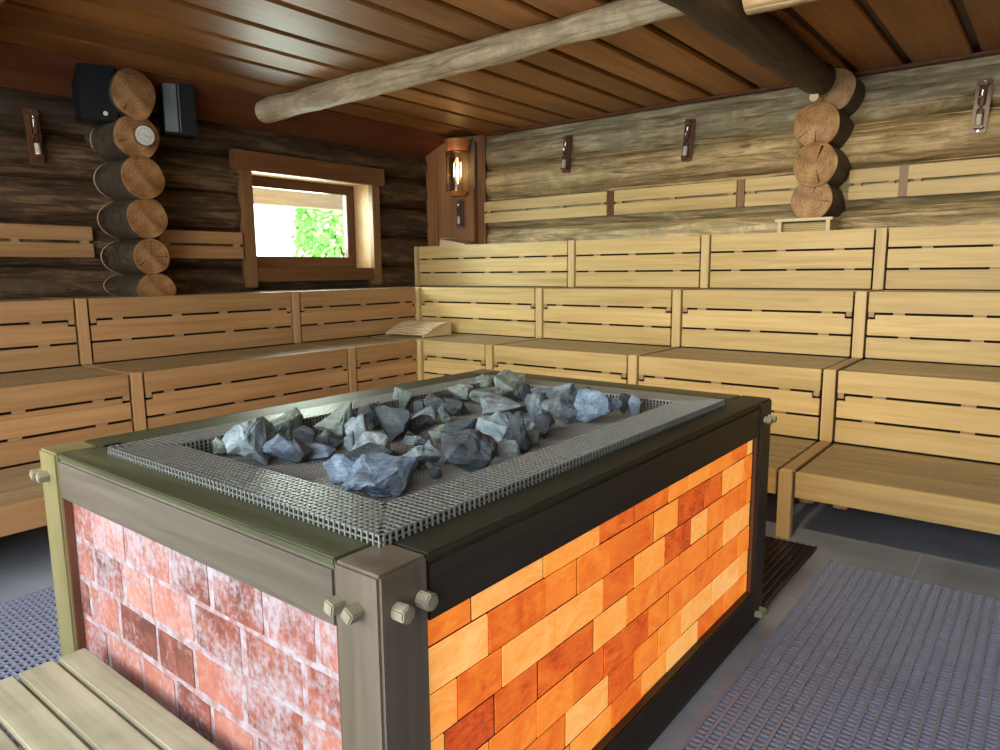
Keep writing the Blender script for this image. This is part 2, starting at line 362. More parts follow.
WIN = (3.88, 5.355, 1.515, 2.41)
def log_row(mb, p0, p1, r, seed, n=28):
    p0, p1 = Vector(p0), Vector(p1); k = max(2, int((p1-p0).length/.14))
    pts = [p0.lerp(p1, i/k) for i in range(k+1)]
    pts = [p + Vector((0, 0, .012*noise.noise(p*.5+Vector((0, 0, seed*3.3))))) for p in pts]
    mb.tube(pts, [r*(1+.04*noise.noise(p*.4+Vector((seed, 0, 0)))) for p in pts], n, 0, True, .016, seed)
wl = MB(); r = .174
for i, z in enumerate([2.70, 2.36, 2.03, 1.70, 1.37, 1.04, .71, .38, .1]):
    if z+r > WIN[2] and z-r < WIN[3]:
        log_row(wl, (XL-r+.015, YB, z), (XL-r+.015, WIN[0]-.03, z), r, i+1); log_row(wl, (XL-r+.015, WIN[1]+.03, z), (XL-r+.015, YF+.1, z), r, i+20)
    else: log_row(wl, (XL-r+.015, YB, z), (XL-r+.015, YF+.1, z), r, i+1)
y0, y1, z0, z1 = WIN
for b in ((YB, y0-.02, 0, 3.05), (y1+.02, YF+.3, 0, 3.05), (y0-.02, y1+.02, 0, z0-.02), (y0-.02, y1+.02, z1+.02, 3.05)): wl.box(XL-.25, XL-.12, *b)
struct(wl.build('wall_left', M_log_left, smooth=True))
wf = MB(); r = .178
for i, z in enumerate([2.80, 2.46, 2.11, 1.77, 1.43, 1.08, .73, .38, .1]):
    log_row(wf, (-6.1, YF+r-.015, z), (XR+.1, YF+r-.015, z), r, i+40)
wf.tube([(-6.1, YF+.09, 2.945), (XR+.1, YF+.09, 2.945)], .07, 14)
wf.box(-6.3, XR+.1, YF+.11, YF+.3, 0, 3.05)
for i, f in enumerate(wf.f): wf.m[i] = 1 if wf.m[i] == 0 and any(abs(sum(wf.v[j][2] for j in f)/len(f)-zc) < .172 for zc in (2.46, 1.43)) else wf.m[i]
struct(wf.build('wall_far', [M_log_far, M_log_tan], smooth=True))
wr = MB()
for i, z in enumerate([2.80, 2.46, 2.11, 1.77, 1.43, 1.08, .73, .38, .1]): log_row(wr, (XR+r, YB-.1, z), (XR+r, YF+.1, z), r, i+60, 20)
wr.box(XR+.09, XR+.3, YB-.1, YF+.3, 0, 3.05)
struct(wr.build('wall_right', log_mat('mid_weathered_log', 'y', ((.10, .06, .03), (.2, .14, .08), (.3, .22, .13)), (.15, .12, .08)), smooth=True))
# wall behind the camera with its glazed opening
wb = MB()
for b in ((-6.3, -4.4, 0, 3.05), (1.1, XR+.2, 0, 3.05), (-4.4, 1.1, 0, .85), (-4.4, 1.1, 2.65, 3.05)): wb.box(b[0], b[1], YB-.18, YB-.02, b[2], b[3])
struct(wb.build('wall_back', M_casing))
wn = MB()
for b in ((-4.4, 1.1, .85, .93), (-4.4, 1.1, 2.57, 2.65), (-4.4, -4.32, .93, 2.57), (1.02, 1.1, .93, 2.57), (-2.60, -2.52, .93, 2.57), (-.78, -.70, .93, 2.57)): wn.box(b[0], b[1], YB-.16, YB-.06, b[2], b[3])
w2 = struct(wn.build('window_2', M_sash, bev=.004)); MB().box(-4.35, 1.05, YB-.12, YB-.11, .9, 2.6).build('glass_pane', M_glass, w2)

# window in the left wall
cas = MB()
cs = thing('window_1', 'small window with brown timber casing in the left log wall', 'window'); struct(cs); del cs['category']
MB().box(XL-.02, XL+.06, 3.70, 5.53, 2.405, 2.585).build('head_casing', M_casing, cs, bev=.006)
for a, b_ in ((3.765, 3.885), (5.35, 5.455)): MB().box(XL-.02, XL+.05, a, b_, 1.335, 2.405).build('side_casing', M_casing_v, cs, bev=.006)
MB().box(XL-.02, XL+.035, 3.885, 5.35, 1.385, 1.515).build('sill_board', M_casing, cs, bev=.005)
rv = MB()
rv.box(XL-.42, XL-.015, y0-.02, y0, z0, z1); rv.box(XL-.42, XL-.015, y1, y1+.02, z0, z1)
rv.box(XL-.42, XL-.015, y0-.02, y1+.02, z1, z1+.02); rv.box(XL-.42, XL-.015, y0-.02, y1+.02, z0-.02, z0)
rv.build('reveal_lining', M_reveal, cs)
sh = MB(); sx0, sx1 = XL-.33, XL-.26
for b in ((y0, y1, z1-.10, z1), (y0, y1, z0, z0+.12), (y0, y0+.10, z0+.121, z1-.101), (y1-.11, y1, z0+.121, z1-.101)): sh.box(sx0, sx1, *b)
ss = sh.build('sash', M_sash, cs, bev=.006)
MB().box(sx0+.03, sx0+.036, y0+.1, y1-.11, z0+.12, z1-.10).build('glass_pane', M_glass, ss)
# outdoors
struct(MB().box(-40, -6.75, -20, 30, -.3, -.05).build('outdoor_ground', M_ground))
tag(MB().box(-7.15, -6.95, 1.5, 8.5, 2.225, 2.42).build('eave_beam', M_eave, bev=.01), 'pale timber eave beam outside, across the top of the window view', 'beam')
bush = thing('leafy_shrub', 'bright green leafy shrub outside behind the right half of the window', 'shrub', (-10.4, 9.1, -.05))
lf = MB(); rr = random.Random(3)
for k in range(5200):
    th = rr.uniform(0, 6.28); u = rr.uniform(-1, 1); rad = rr.uniform(.6, 1)**.5
    p = Vector((math.cos(th)*math.sqrt(1-u*u)*1.5*rad, math.sin(th)*math.sqrt(1-u*u)*1.25*rad, 1.9+u*1.9*rad))
    d = Vector((rr.gauss(0, 1), rr.gauss(0, 1), rr.gauss(0, 1))).normalized()*.10; e = d.orthogonal().normalized()*.05
    lf.add([p-d, p+e, p+d, p-e], [(0, 1, 2, 3)])
lf.build('foliage', M_leaf, bush)
tr = MB()
for a, b_ in (((0, 0, 0), (0, 0, 1.6)), ((0, 0, 1.0), (.5, .3, 2.3)), ((0, 0, .9), (-.4, -.4, 2.2))): tr.tube([a, b_], [.06, .03], 8)
tr.build('stem', M_log_left, bush)

# ------------------------------------------------------------------ tiered benches
def section(axis, lvl, a0, a1, label, ext=0., latch=True, group=None, right_latch=True):
    """one bench bay between two dividers; local x along the bench, y going back, z up"""
    ln = a1-a0; zt = Z[lvl]; zb = Z[lvl-1]+.006 if lvl > 1 else .238
    if axis == 'far': t = thing('bench_section', label, 'bench', (a0, F[lvl], zb), 0, group); dep = F[lvl+1]-F[lvl]; sm, fm = M_seat, M_bench
    else: t = thing('bench_section', label, 'bench', (LX[lvl], a0, zb), R(90), group); dep = LX[lvl]-LX[lvl+1]; sm, fm = M_seat, M_bench_shaded
    H = zt-zb; e = .009
    if lvl > 1:
        n = 3; h = (H-2*GAP)/3; p = MB(); rr = random.Random(int(a0*100)+lvl)
        for i in range(n):
            q0 = i*(h+GAP); q1 = q0+h
            if i == 1 and latch:
                p.box(e, ln-e, 0, .026, q0, q1-.032); p.box(.055, ln-.055, 0, .026, q1-.032, q1)
            else: p.box(e, ln-e, 0, .026, q0, q1)
        k = max(2, int(round(ln/.45)))
        for i in range(2):
            zz = i*(h+GAP)+h
            for j in range(k):
                xx = (j+.5+rr.uniform(-.12, .12))*ln/k; p.box(xx-.035, xx+.035, .006, .024, zz-.001, zz+GAP+.001, 1)
        p.build('riser_panel', [fm, M_block], t, bev=.003)
        if latch:
            zz = 2*(h+GAP)-GAP
            for side in ((0, 1) if right_latch else (0,)):
                b = MB()
                xa = .012 if side == 0 else ln-.047
                b.box(xa, xa+.035, .002, .022, zz-.016, zz+.018); b.build('hook_block', M_block, t)
    else:
        MB().box(e, ln-e, 0, .030, 0, H).build('front_board', fm, t, bev=.004)
        for xx in (.02, .19): MB().box(xx, xx+.07, .06, dep-.05, -.035, H-.03).build('bearer', M_bench_shaded, t, bev=.003)
    # seat slats
    s = MB(); m = 6; w0 = .034; step = (dep-w0-.004)/m
    for i in range(m):
        ya = w0+i*step; s.box(e-ext, ln-e, ya, ya+step-.010, H-.028, H-.002)
    s.build('seat', sm, t, bev=.004)
    b = MB()
    if lvl > 1:
        b.box(-.05, ln+.05, .05, .06, -.02, H-.03)
    else: b.box(-.03, ln+.03, dep-.02, dep-.012, -.03, H-.03)
    b.build('void_shade_board', M_dark, t)  # black board put in for the shaded void behind the slats
    return t

DX = [-1.09, -2.457, -3.833]     # dividers of the far tiers (centre x)
DY = [3.885, 2.095]              # dividers of the left tiers (centre y)
hw = .038
far_txt = {1: 'lowest', 2: 'second', 3: 'third', 4: 'top'}
place_far = ['rightmost bay beside the floor mat side', 'second bay from the right', 'second bay from the left', 'bay at the corner end on the left']
for lvl in (1, 2, 3, 4):
    xs_ = [1.7, DX[0], DX[1], DX[2], (LX[lvl] if lvl < 4 else -5.985)]
    for k in range(4):
        a1 = xs_[k]-(hw+.004 if k else 0); a0 = xs_[k+1]+(hw+.004)
        if k == 3: a0 = xs_[4]+.034
        if lvl == 1: txt = ['low bench bay with slatted seat along the far log wall, nearest the big mat', 'low bench bay at floor level hidden partly behind the stove post', 'low bench bay of the far wall behind the middle of the stove', 'low bench bay of the far wall nearest the room corner, behind the stove'][k]
        else:
            txt = '%s-tier wooden bench bay against the far log wall, %s' % (far_txt[lvl], ['rightmost, cut by the picture edge', 'third of four from the corner', 'second of four from the corner', 'first beside the corner'][k])
        section('far', lvl, a0, a1, txt, ext=(LX[lvl]-LX[lvl+1]-.01+.034 if (k == 3 and lvl < 3) else (.62 if (k == 3 and lvl == 3) else 0)), latch=lvl in (2, 3), group='bench bays along the far wall')
    # (corner squares of the seats are covered by the extended slats of the corner bay)
for lvl in (1, 2, 3):
    ys_ = [-1.55, DY[1], DY[0], F[lvl]]
    for k in range(3):
        a0 = ys_[k]+(hw+.004 if k else 0); a1 = ys_[k+1]-(hw+.004 if k < 2 else .034)
        txt = '%s-tier bench bay along the left log wall, %s' % (far_txt[lvl], ['cut by the left picture edge', 'middle of three', 'farthest, ending at the room corner'][k])
        section('left', lvl, a0, a1, txt, latch=lvl in (2, 3), group='bench bays along the left wall')

def divider(axis, pos, label, lo=1, top=4):
    if axis == 'far': t = thing('bench_divider', label, 'bench divider', (pos, F[1], 0), 0, 'stepped dividers of the far benches'); d = [F[i]-F[1] if F[i] else 0 for i in range(6)]; pm = M_post
    else: t = thing('bench_divider', label, 'bench divider', (LX[1], pos, 0), R(90), 'stepped dividers of the left benches'); d = [0]+[LX[1]-LX[i] for i in range(1, 5)]; pm = M_post_shaded
    for l in range(1, top+1):
        zb = 0 if l == 1 else Z[l-1]+.001
        MB().box(-.036, .036, d[l]-.006, d[l]+.05, zb, Z[l]+.002).build('post', pm, t, bev=.004)
        if l < (4 if axis == 'far' else 5):
            e1 = d[l+1]-.008 if l+1 < len(d) else d[l]+.5
            if l+1 < len(d): MB().box(-.036, .036, d[l]+.052, e1, Z[l]-.06, Z[l]+.002).build('rail', M_rail, t, bev=.004)
    return t
divider('far', DX[0], 'stepped bench divider on the far wall nearest the floor mat, foot on the tiles')
divider('far', DX[1], 'middle stepped bench divider on the far wall, behind the stove')
divider('far', DX[2], 'stepped bench divider on the far wall closest to the room corner')
divider('left', DY[0], 'stepped bench divider on the left wall right of the log ends, below the window', top=3)
divider('left', DY[1], 'stepped bench divider on the left wall nearest the camera, left of the log ends', top=3)
for lvl in (1, 2, 3):
    zb = Z[lvl-1]+.001 if lvl > 1 else 0
    o = MB().box(-.032, .032, -.032, .032, 0, Z[lvl]+.003-zb).build('corner_post', M_post, None, (LX[lvl]+.0, F[lvl]+.0, zb), bev=.004)
    tag(o, '%s corner post where the two bench runs meet' % ['lowest', 'middle', 'uppermost'][lvl-1], 'post', 'corner posts of the benches')
o = MB().box(-.03, .03, -.006, .44, 0, Z[4]-Z[3]).build('end_panel', M_post, None, (-5.987, F[4], Z[3]+.001), bev=.004)
tag(o, 'upright end board closing the top tier beside the corner lamp', 'board')

# back rests fixed to the logs
def wall_rest(axis, a0, a1, zt, label):
    ln = a1-a0; h = .106
    if axis == 'far': t = thing('wall_backrest', label, 'backrest', (a0, YF-.052, zt-.235), 0, 'slatted backrests on the log walls')
    else: t = thing('wall_backrest', label, 'backrest', (XL+.052, a0, zt-.235), R(90), 'slatted backrests on the log walls')
    fm = M_bench if axis == 'far' else M_bench_shaded
    for z in (0, .235-h): MB().box(0, ln, -.012, .018, z, z+h).build('slat', fm, t, bev=.004)
    for i in range(max(2, int(ln/.5)+1)):
        xx = .04+i*(ln-.12)/max(1, max(2, int(ln/.5)+1)-1); MB().box(xx, xx+.05, -.006, .05, .03, .205).build('batten', M_block, t)
for a, b_, l in ((-5.25, -3.655, 'long slatted backrest on the far logs beside the corner lamp'), (-3.575, -2.34, 'long slatted backrest on the far logs under the pair of sand timers'),
                 (-2.265, -1.79, 'short slatted backrest on the far logs just left of the log end stack'), (-1.42, -1.06, 'short slatted backrest on the far logs just right of the log end stack'),
                 (-1.0, .9, 'slatted backrest on the far logs at the right picture edge')): wall_rest('far', a, b_, 2.245, l)
for a, b_, l in ((.9, 2.44, 'slatted backrest on the dark left logs at the left picture edge'), (2.96, 3.74, 'slatted backrest between the left log ends and the window')): wall_rest('left', a, b_, 1.838, l)
for x in (-3.615, -2.303, -1.03):
    o = MB().box(-.03, .03, -.03, .02, 0, .235).build('joint_board', (M_sash if x < -3 else M_casing_v), None, (x, YF-.025, 2.012)); tag(o, 'dark upright batten %s' % {-3.615: 'between the two long far backrests', -2.303: 'between long and short backrest left of the far log ends', -1.03: 'between the two backrests right of the far log ends'}[x], 'batten')

# ------------------------------------------------------------------ log ends and beams
def stub(axis, c, r, ln, label, sy=1., endm=M_end_l, seed=0, crack=((0, -.02, 80),), rj=.012):
    """log end poking out of the wall: bark sides, sawn face, drying cracks"""
    mb = MB(); n = 30
    d = Vector((-1, 0, 0)) if axis == 'left' else Vector((0, 1, 0))
    u = Vector((0, 1, 0)) if axis == 'left' else Vector((1, 0, 0))
    ks = [0, .01, .03, .3, .65, 1]
    for i, k in enumerate(ks):
        for j in range(n):
            th = 2*math.pi*j/n; rr = r*(1+.07*noise.noise(Vector((math.cos(th)*1.2+seed*5, math.sin(th)*1.2, k*.8))))
            if i == 0: rr *= .975
            mb.v.append(tuple(d*(ln*k) + u*(rr*math.cos(th)) + Vector((0, 0, rr*sy*math.sin(th)))))
    for i in range(len(ks)-1):
        for j in range(n):
            j2 = (j+1) % n; mb.f.append((i*n+j, i*n+j2, (i+1)*n+j2, (i+1)*n+j)); mb.m.append(1 if i else 0)
    mb.f.append(tuple(range(n))); mb.m.append(0); e = (len(ks)-1)*n; mb.f.append(tuple(e+j for j in reversed(range(n)))); mb.m.append(1)
    o = mb.build('log_end', [endm, M_stub_side], None, c, smooth=True); tag(o, label, 'log end', 'log ends on the left wall' if axis == 'left' else 'log ends on the far wall')
    for (a, b_, ang) in crack:
        th = R(ang); dv = u*math.cos(th)+Vector((0, 0, math.sin(th))); pv = u*(-math.sin(th))+Vector((0, 0, math.cos(th)))
        p0 = dv*a*r; p1 = dv*.88*r; f = -d*.0015; wv = abs(b_)
        cm = MB().add([p0+f, p1+pv*r*wv+f, p1-pv*r*wv+f, p0-f*2, p1+pv*r*wv-f*2, p1-pv*r*wv-f*2], [(0, 1, 2), (3, 5, 4), (0, 3, 4, 1), (1, 4, 5, 2), (2, 5, 3, 0)])
        cm.build('drying_crack', M_dark, o)
    return o
xe = -5.62
stub('left', (xe+.010, 2.68, 2.815), .165, .5, 'topmost log end between the two black speakers', 1.12, seed=1, crack=((.55, .03, 235),))
dial_end = stub('left', (xe, 2.68, 2.505), .172, .5, 'log end carrying the round thermometer', .95, seed=2, crack=((.3, .02, 200),))
stub('left', (xe+.010, 2.70, 2.205), .165, .5, 'third log end from the top on the left wall, below the thermometer', seed=3, crack=())
stub('left', (xe-.004, 2.712, 1.90), .158, .5, 'fourth log end from the top on the left wall, with a pale rim', 1.0, seed=4, crack=())
stub('left', (xe+.008, 2.715, 1.605), .142, .5, 'star-cracked log end on the left wall level with the backrests', 1.0, seed=5, crack=((.0, .02, 0), (.0, .02, 90), (.05, .03, 215)))
stub('left', (xe, 2.74, 1.352), .155, .5, 'lowest log end on the left wall just above the bench', .8, seed=6, crack=())
# pale sealing cord where the logs enter the wall
ck = MB()
for z, hh in ((2.505, .16), (2.205, .155), (1.90, .15), (1.605, .14), (1.38, .10)):
    pts = [(XL+.028, 2.70-.20*math.cos(a)*1.0, z+hh*math.sin(a)) for a in [R(x) for x in range(-75, 76, 15)]]
    ck.tube(pts, .005, 6)
tag(ck.build('sealing_cord', M_caulk), 'pale sealing cord tracing the left log ends where they meet the wall', 'cord')
ye = 6.05
stub('far', (-1.61, ye, 2.576), .175, .5, 'topmost sawn log end on the far wall, under the dark beam', 1.0, M_end_f, 7, ((.15, .03, 270), (.2, .02, 215)))
stub('far', (-1.598, ye-.014, 2.272), .165, .5, 'middle log end on the far wall with a wide drying crack', 1.06, M_end_f, 8, ((.1, .06, 70), (.15, .03, 285)))
stub('far', (-1.615, ye, 2.005), .158, .5, 'lowest log end on the far wall above the small headrest', 1.02, M_end_f, 9, ((.2, .04, 75), (.2, .02, 350)))
o = MB().tube([(0, 0, 0), (0, .3, 0)], [.034, .034], 16, 0, True, 0, 0).build('round_peg', M_head, None, (-1.605, 5.93, 2.762), smooth=True); tag(o, 'small pale round peg above the topmost log end on the far wall', 'peg')

def beam(name, label, pts, rads, m, seed, n=28, jit=.014):
    P_ = [Vector(p) for p in pts]; q = []; rr = []
    for i in range(len(P_)-1):
        k = max(2, int((P_[i+1]-P_[i]).length/.12))
        for j in range(k): q.append(P_[i].lerp(P_[i+1], j/k)); rr.append(rads[i]+(rads[i+1]-rads[i])*j/k)
    q.append(P_[-1]); rr.append(rads[-1])
    c0 = q[0].copy(); q = [x-c0 for x in q]
    mb = MB().tube(q, rr, n, 0, True, jit, seed); o = mb.build(name, m, None, c0, smooth=True); return tag(o, label, 'beam')
beam('log_beam', 'pale peeled log beam running under the ceiling from the left wall to the dark beam', [(-5.74, 3.90, 2.905), (-1.70, 3.87, 2.93)], [.105, .078], M_beam, 5)
beam('log_beam', 'stub of pale log beam right of the dark beam at the top of the picture', [(-1.44, 3.98, 2.90), (XR, 3.98, 2.90)], [.09, .095], M_beam, 9)
beam('log_beam', 'pale log beam just showing in the top left picture corner', [(-5.80, 1.35, 2.89), (XR, 1.35, 2.89)], [.10, .09], M_beam, 11)
beam('log_beam', 'thick dark log beam running from the camera side to the far log ends', [(-1.60, YB, 2.86), (-1.60, 6.0, 2.90)], [.15, .122], M_beam_dark, 13, jit=.02)
stub('far', (-1.52, 6.11, 2.83), .165, .45, 'dark curved log end behind the thick beam at the far wall', 1.0, M_end_f, 12, ())

# ------------------------------------------------------------------ things on the walls
def speaker(loc, rz, label, grille):
    t = thing('loudspeaker', label, 'speaker', loc, rz, 'black speakers beside the top log end')
    MB().box(-.125, .125, -.11, .11, 0, .40).build('cabinet', M_black, t, bev=.008)
    if grille:
        MB().box(-.118, -.02, -.116, -.108, .015, .385).build('grille', M_spgrey, t, bev=.002)
        MB().box(-.006, .0, -.116, -.108, .015, .385).build('trim_strip', M_spgrey, t)
    else:
        MB().box(-.118, .118, -.117, -.110, .012, .388).build('grille', M_black, t, bev=.003)
        MB().tube([(.035, -.114, .05), (.035, -.122, .05)], .016, 20).build('badge', M_white, t)
    br = MB().box(-.02, .02, .10, .17, .15, .28).build('bracket', M_ink, t)
    return t
speaker((-5.79, 2.47, 2.60), R(80), 'black box speaker with a round badge, left of the top log end', False)
speaker((-5.80, 3.11, 2.585), R(72), 'black box speaker with a grey grille strip, right of the top log end', True)

t = thing('thermometer', 'round white dial thermometer on the second log end', 'thermometer', (xe+.002, 2.722, 2.515), R(90))
MB().tube([(0, 0, 0), (0, -.035, 0)], [.078, .082], 36).build('case', M_chrome, t, smooth=True)
MB().tube([(0, -.034, 0), (0, -.038, 0)], .071, 36).build('dial_face', M_white, t)
tk = MB()
for k in range(24):
    a = 2*math.pi*k/24; ro = Matrix.Rotation(-a, 3, 'Y'); l = .012 if k % 3 == 0 else .006
    tk.box(.055-l, .055, -.0395, -.038, -.0012, .0012, rot=ro, piv=Vector((0, 0, 0)))
tk.build('scale_marks', M_ink, t)
MB().box(-.015, .045, -.041, -.0395, -.0015, .0015, rot=Matrix.Rotation(R(25), 3, 'Y'), piv=Vector((0, 0, 0))).build('needle', M_ink, t)

def timer(loc, rz, label, tilt=0., h=.38, sand='bottom'):
    t = thing('sand_timer', label, 'sand timer', loc, rz, 'sand timers on the walls'); t.rotation_euler = (0, tilt, rz)
    MB().box(-.05, .05, -.018, 0, 0, h).build('backboard', M_timer, t, bev=.008)
    zz = [(.045, .010), (.05, .023), (.16, .023), (.172, .012), (.18, .005), (.188, .012), (.20, .023), (h-.055, .023), (h-.05, .010)]
    MB().tube([(0, -.048, z) for z, r_ in zz], [r_ for z, r_ in zz], 20).build('glass_tube', M_tube, t, smooth=True)
    MB().tube([(0, -.048, .052), (0, -.048, .13)], .0195, 16).build('sand', M_sand, t)
    for z in (.03, h-.05): MB().box(-.032, .032, -.075, -.018, z, z+.018).build('holder', M_timer, t, bev=.004)
    b = MB().tube([(0, -.018, .018), (0, -.022, .018)], .006, 12).tube([(0, -.018, h-.018), (0, -.022, h-.018)], .006, 12); b.build('screw', M_chrome, t)
    return t
timer((-4.165, YF-.028, 2.47), 0, 'copper-brown sand timer on the far logs nearest the corner lamp', R(5))
timer((-2.835, YF-.028, 2.455), 0, 'copper-brown sand timer on the far logs, above the second long backrest', R(5))
timer((-.575, YF-.028, 2.43), 0, 'sand timer with white sand on the far logs near the right picture edge', R(3))
timer((XL+.028, 2.115, 2.29), R(90), 'sand timer with white sand on the dark logs left of the speakers', R(-2), .38)

# corner panel with lamp
cpn = MB(); A = Vector((-6.03, 6.24, 0)); B = Vector((-5.25, 6.405, 0)); dv = (B-A); Lc = dv.length; ang = math.atan2(dv.y, dv.x)
for k in range(5): cpn.box(k*Lc/5+.003, (k+1)*Lc/5-.003, 0, .03, 1.3, 2.99)
struct(cpn.build('trim_3', M_corner, None, A, bev=.004, rotz=ang))
M_back = wood('lamp_backing_wood', (.07, .05, .032), (.12, .09, .055), (.17, .13, .085), axis='z', rough=.5)
P0 = A + dv*.66 + Vector((math.sin(ang), -math.cos(ang), 0))*.0
lt = thing('corner_lamp', 'tall corner lamp with glowing filaments behind smoked glass in the room corner', 'lamp', P0, ang)
MB().box(-.17, .17, -.10, -.003, 1.80, 2.40).build('lamp_board', M_corner, lt, bev=.006)
MB().box(-.17, .17, -.06, -.003, 2.40, 2.92).build('reflector_board', M_back, lt, bev=.006)
MB().tube([(0, -.15, 2.80), (0, -.15, 2.93)], [.115, .15], 28).build('cap', M_cap, lt, smooth=True)
MB().tube([(0, -.15, 2.79), (0, -.15, 2.802)], .118, 28).build('brass_ring', plain('brass', (.7, .45, .15), .25, 1.), lt, smooth=True)
MB().tube([(0, -.16, 2.36), (0, -.16, 2.80)], .132, 32, cap=False).build('glass_shade', M_shade, lt, smooth=True)
MB().tube([(0, -.15, 2.31), (0, -.15, 2.36)], [.085, .125], 28).build('base', M_cap, lt, smooth=True)
bulb = MB().tube([(0, -.16, 2.46), (0, -.16, 2.56), (0, -.16, 2.66), (0, -.16, 2.74)], [.02, .045, .045, .015], 20, cap=False).build('bulb', M_tube, lt, smooth=True)
fl = MB()
for dx in (-.042, 0, .042):
    fl.tube([(dx, -.16, 2.53), (dx, -.16, 2.68)], .0055 if dx else .008, 8)
fl.tube([(0, -.16, 2.45), (0, -.16, 2.53), (0, -.16, 2.62), (0, -.16, 2.74)], [.003, .012, .012, .003], 10)
fl.build('filament', M_fil, lt)
pl = bpy.data.lights.new('corner_lamp_light', 'POINT'); pl.energy = 3.5; pl.color = (1, .72, .38); pl.shadow_soft_size = .03
po = bpy.data.objects.new('corner_lamp_light', pl); COL.objects.link(po); po.location = P0 + Vector((math.sin(ang)*.16, -math.cos(ang)*.16, 2.60)); 
timer((P0.x+math.sin(ang)*.102, P0.y-math.cos(ang)*.102, 1.955), ang, 'narrow dark sand timer on the corner board just below the lamp', 0, .33)

# ------------------------------------------------------------------ headrests
def headrest(loc, rz, label, ln=.46, dep=.34, h=.085, n=9, mode='arch'):
    t = thing('headrest', label, 'headrest', loc, rz, 'loose wooden headrests')
    def zc(k):   # curved profile: low at the front edge, swelling, level at the back
        return h*(.16+.84*math.sin(min(1, k*1.15)*math.pi/2)) if mode == 'arch' else h*(1-.25*math.sin(k*math.pi))
    for i in range(n):
        k = (i+.5)/n; sl = (zc(k+.03)-zc(k-.03))/(.06*dep); a = math.atan(sl)
        y = k*dep; rot = Matrix.Rotation(a, 3, 'X'); pv = Vector((0, y, zc(k)))
        MB().box(0, ln, y-dep/n*.38, y+dep/n*.38, zc(k)-.012, zc(k), rot=rot, piv=pv).build('slat', M_head, t, bev=.002)
    for x in (.012, ln-.035):
        pr = []; 
        for i in range(13): pr.append((i/12*dep, max(.006, zc(i/12)-.013)))
        vs = [(x, a, b) for a, b in pr]+[(x, a, 0) for a, b in pr]+[(x+.023, a, b) for a, b in pr]+[(x+.023, a, 0) for a, b in pr]
        m = 13; fs = []
        for i in range(12): fs += [(i, i+1, m+i+1, m+i), (2*m+i, 3*m+i, 3*m+i+1, 2*m+i+1), (i, 2*m+i, 2*m+i+1, i+1), (m+i, m+i+1, 3*m+i+1, 3*m+i)]
        fs += [(0, m, 3*m, 2*m), (m-1, 3*m-1, 4*m-1, 2*m-1)]
        MB().add(vs, fs).build('side_piece', M_head, t)
    return t
headrest((-5.33, 4.87, Z[2]+.003), R(1), 'curved slatted wooden headrest lying on the second tier in the corner', .55, .40, .125)
def head_block(loc, rz, label, ln, h, dep=.28):
    t = thing('headrest', label, 'headrest', loc, rz, 'loose wooden headrests')
    for i in range(6): MB().box(0, ln, i*dep/6, (i+.86)*dep/6, h-.022, h).build('slat', M_head, t, bev=.002)
    for x in (.02, ln-.05): MB().box(x, x+.03, .01, dep-.02, 0, h-.022).build('side_piece', M_head, t, bev=.002)
    for i in range(5): MB().box(.05, ln-.05, .06+.004*i, .075+.004*i, .006+i*.014, .015+i*.014).build('under_slat', M_bench, t)
    return t
head_block((-1.885, 6.03, Z[4]+.001), 0, 'small wooden headrest on the top tier below the far log ends', .44, .105)
tt = thing('headrest', 'wooden headrest wedge lying on the top tier under the corner lamp', 'headrest', (-5.62, 6.02, Z[4]+.001), R(0), 'loose wooden headrests')
MB().add([(0, 0, 0), (.38, 0, 0), (.38, .2, 0), (0, .2, 0), (0, 0, .075), (.38, 0, .012), (.38, .2, .012), (0, .2, .075)], [(0, 3, 2, 1), (4, 5, 6, 7), (0, 1, 5, 4), (1, 2, 6, 5), (2, 3, 7, 6), (3, 0, 4, 7)]).build('wedge', M_head, tt, bev=.002)
for i in range(4): MB().box(.0, .10, .01+i*.05, .045+i*.05, .076, .085).build('slat', M_head, tt)

# ------------------------------------------------------------------ the stove
SX0, SX1, SY0, SY1, SZ = -2.402, -.880, .770, 2.887, .949
PW = .123
st = thing('sauna_stove', 'large box-shaped sauna stove with glowing salt bricks and dark timber frame in the room centre', 'stove', (SX0, SY0, 0))
W_, D_ = SX1-SX0, SY1-SY0
for (a, b_, mt) in ((0, 0, M_frame_zo), (W_-PW, 0, M_frame_z), (0, D_-PW, M_frame_z), (W_-PW, D_-PW, M_frame)):
    MB().box(a, a+PW, b_, b_+PW, 0, SZ).build('corner_post', mt, st, bev=.006)
g = .004
bw = .19   # beam width seen from above
MB().box(PW+g, W_-PW-g, .006, bw, SZ-.016, SZ).build('cap_board', M_olive, st, bev=.003)
MB().box(PW+g, W_-PW-g, D_-bw-.06, D_-.006, SZ-.016, SZ).build('cap_board', M_olive, st, bev=.003)
MB().box(.006, bw, PW+g, D_-PW-g, SZ-.016, SZ).build('cap_board', M_olive_y, st, bev=.003)
MB().box(W_-bw, W_-.006, PW+g, D_-PW-g, SZ-.016, SZ).build('cap_board', M_olive_shaded, st, bev=.003)
MB().box(PW+g, W_-PW-g, .004, bw, .812, SZ-.017).build('top_beam', M_frame_x, st, bev=.006)
MB().box(PW+g, W_-PW-g, D_-bw-.06, D_-.004, .812, SZ-.017).build('top_beam', M_frame_x, st, bev=.006)
MB().box(.004, bw, PW+g, D_-PW-g, .812, SZ-.017).build('top_beam', M_frame, st, bev=.006)
MB().box(W_-bw, W_-.004, PW+g, D_-PW-g, .812, SZ-.017).build('top_beam', M_frame, st, bev=.006)
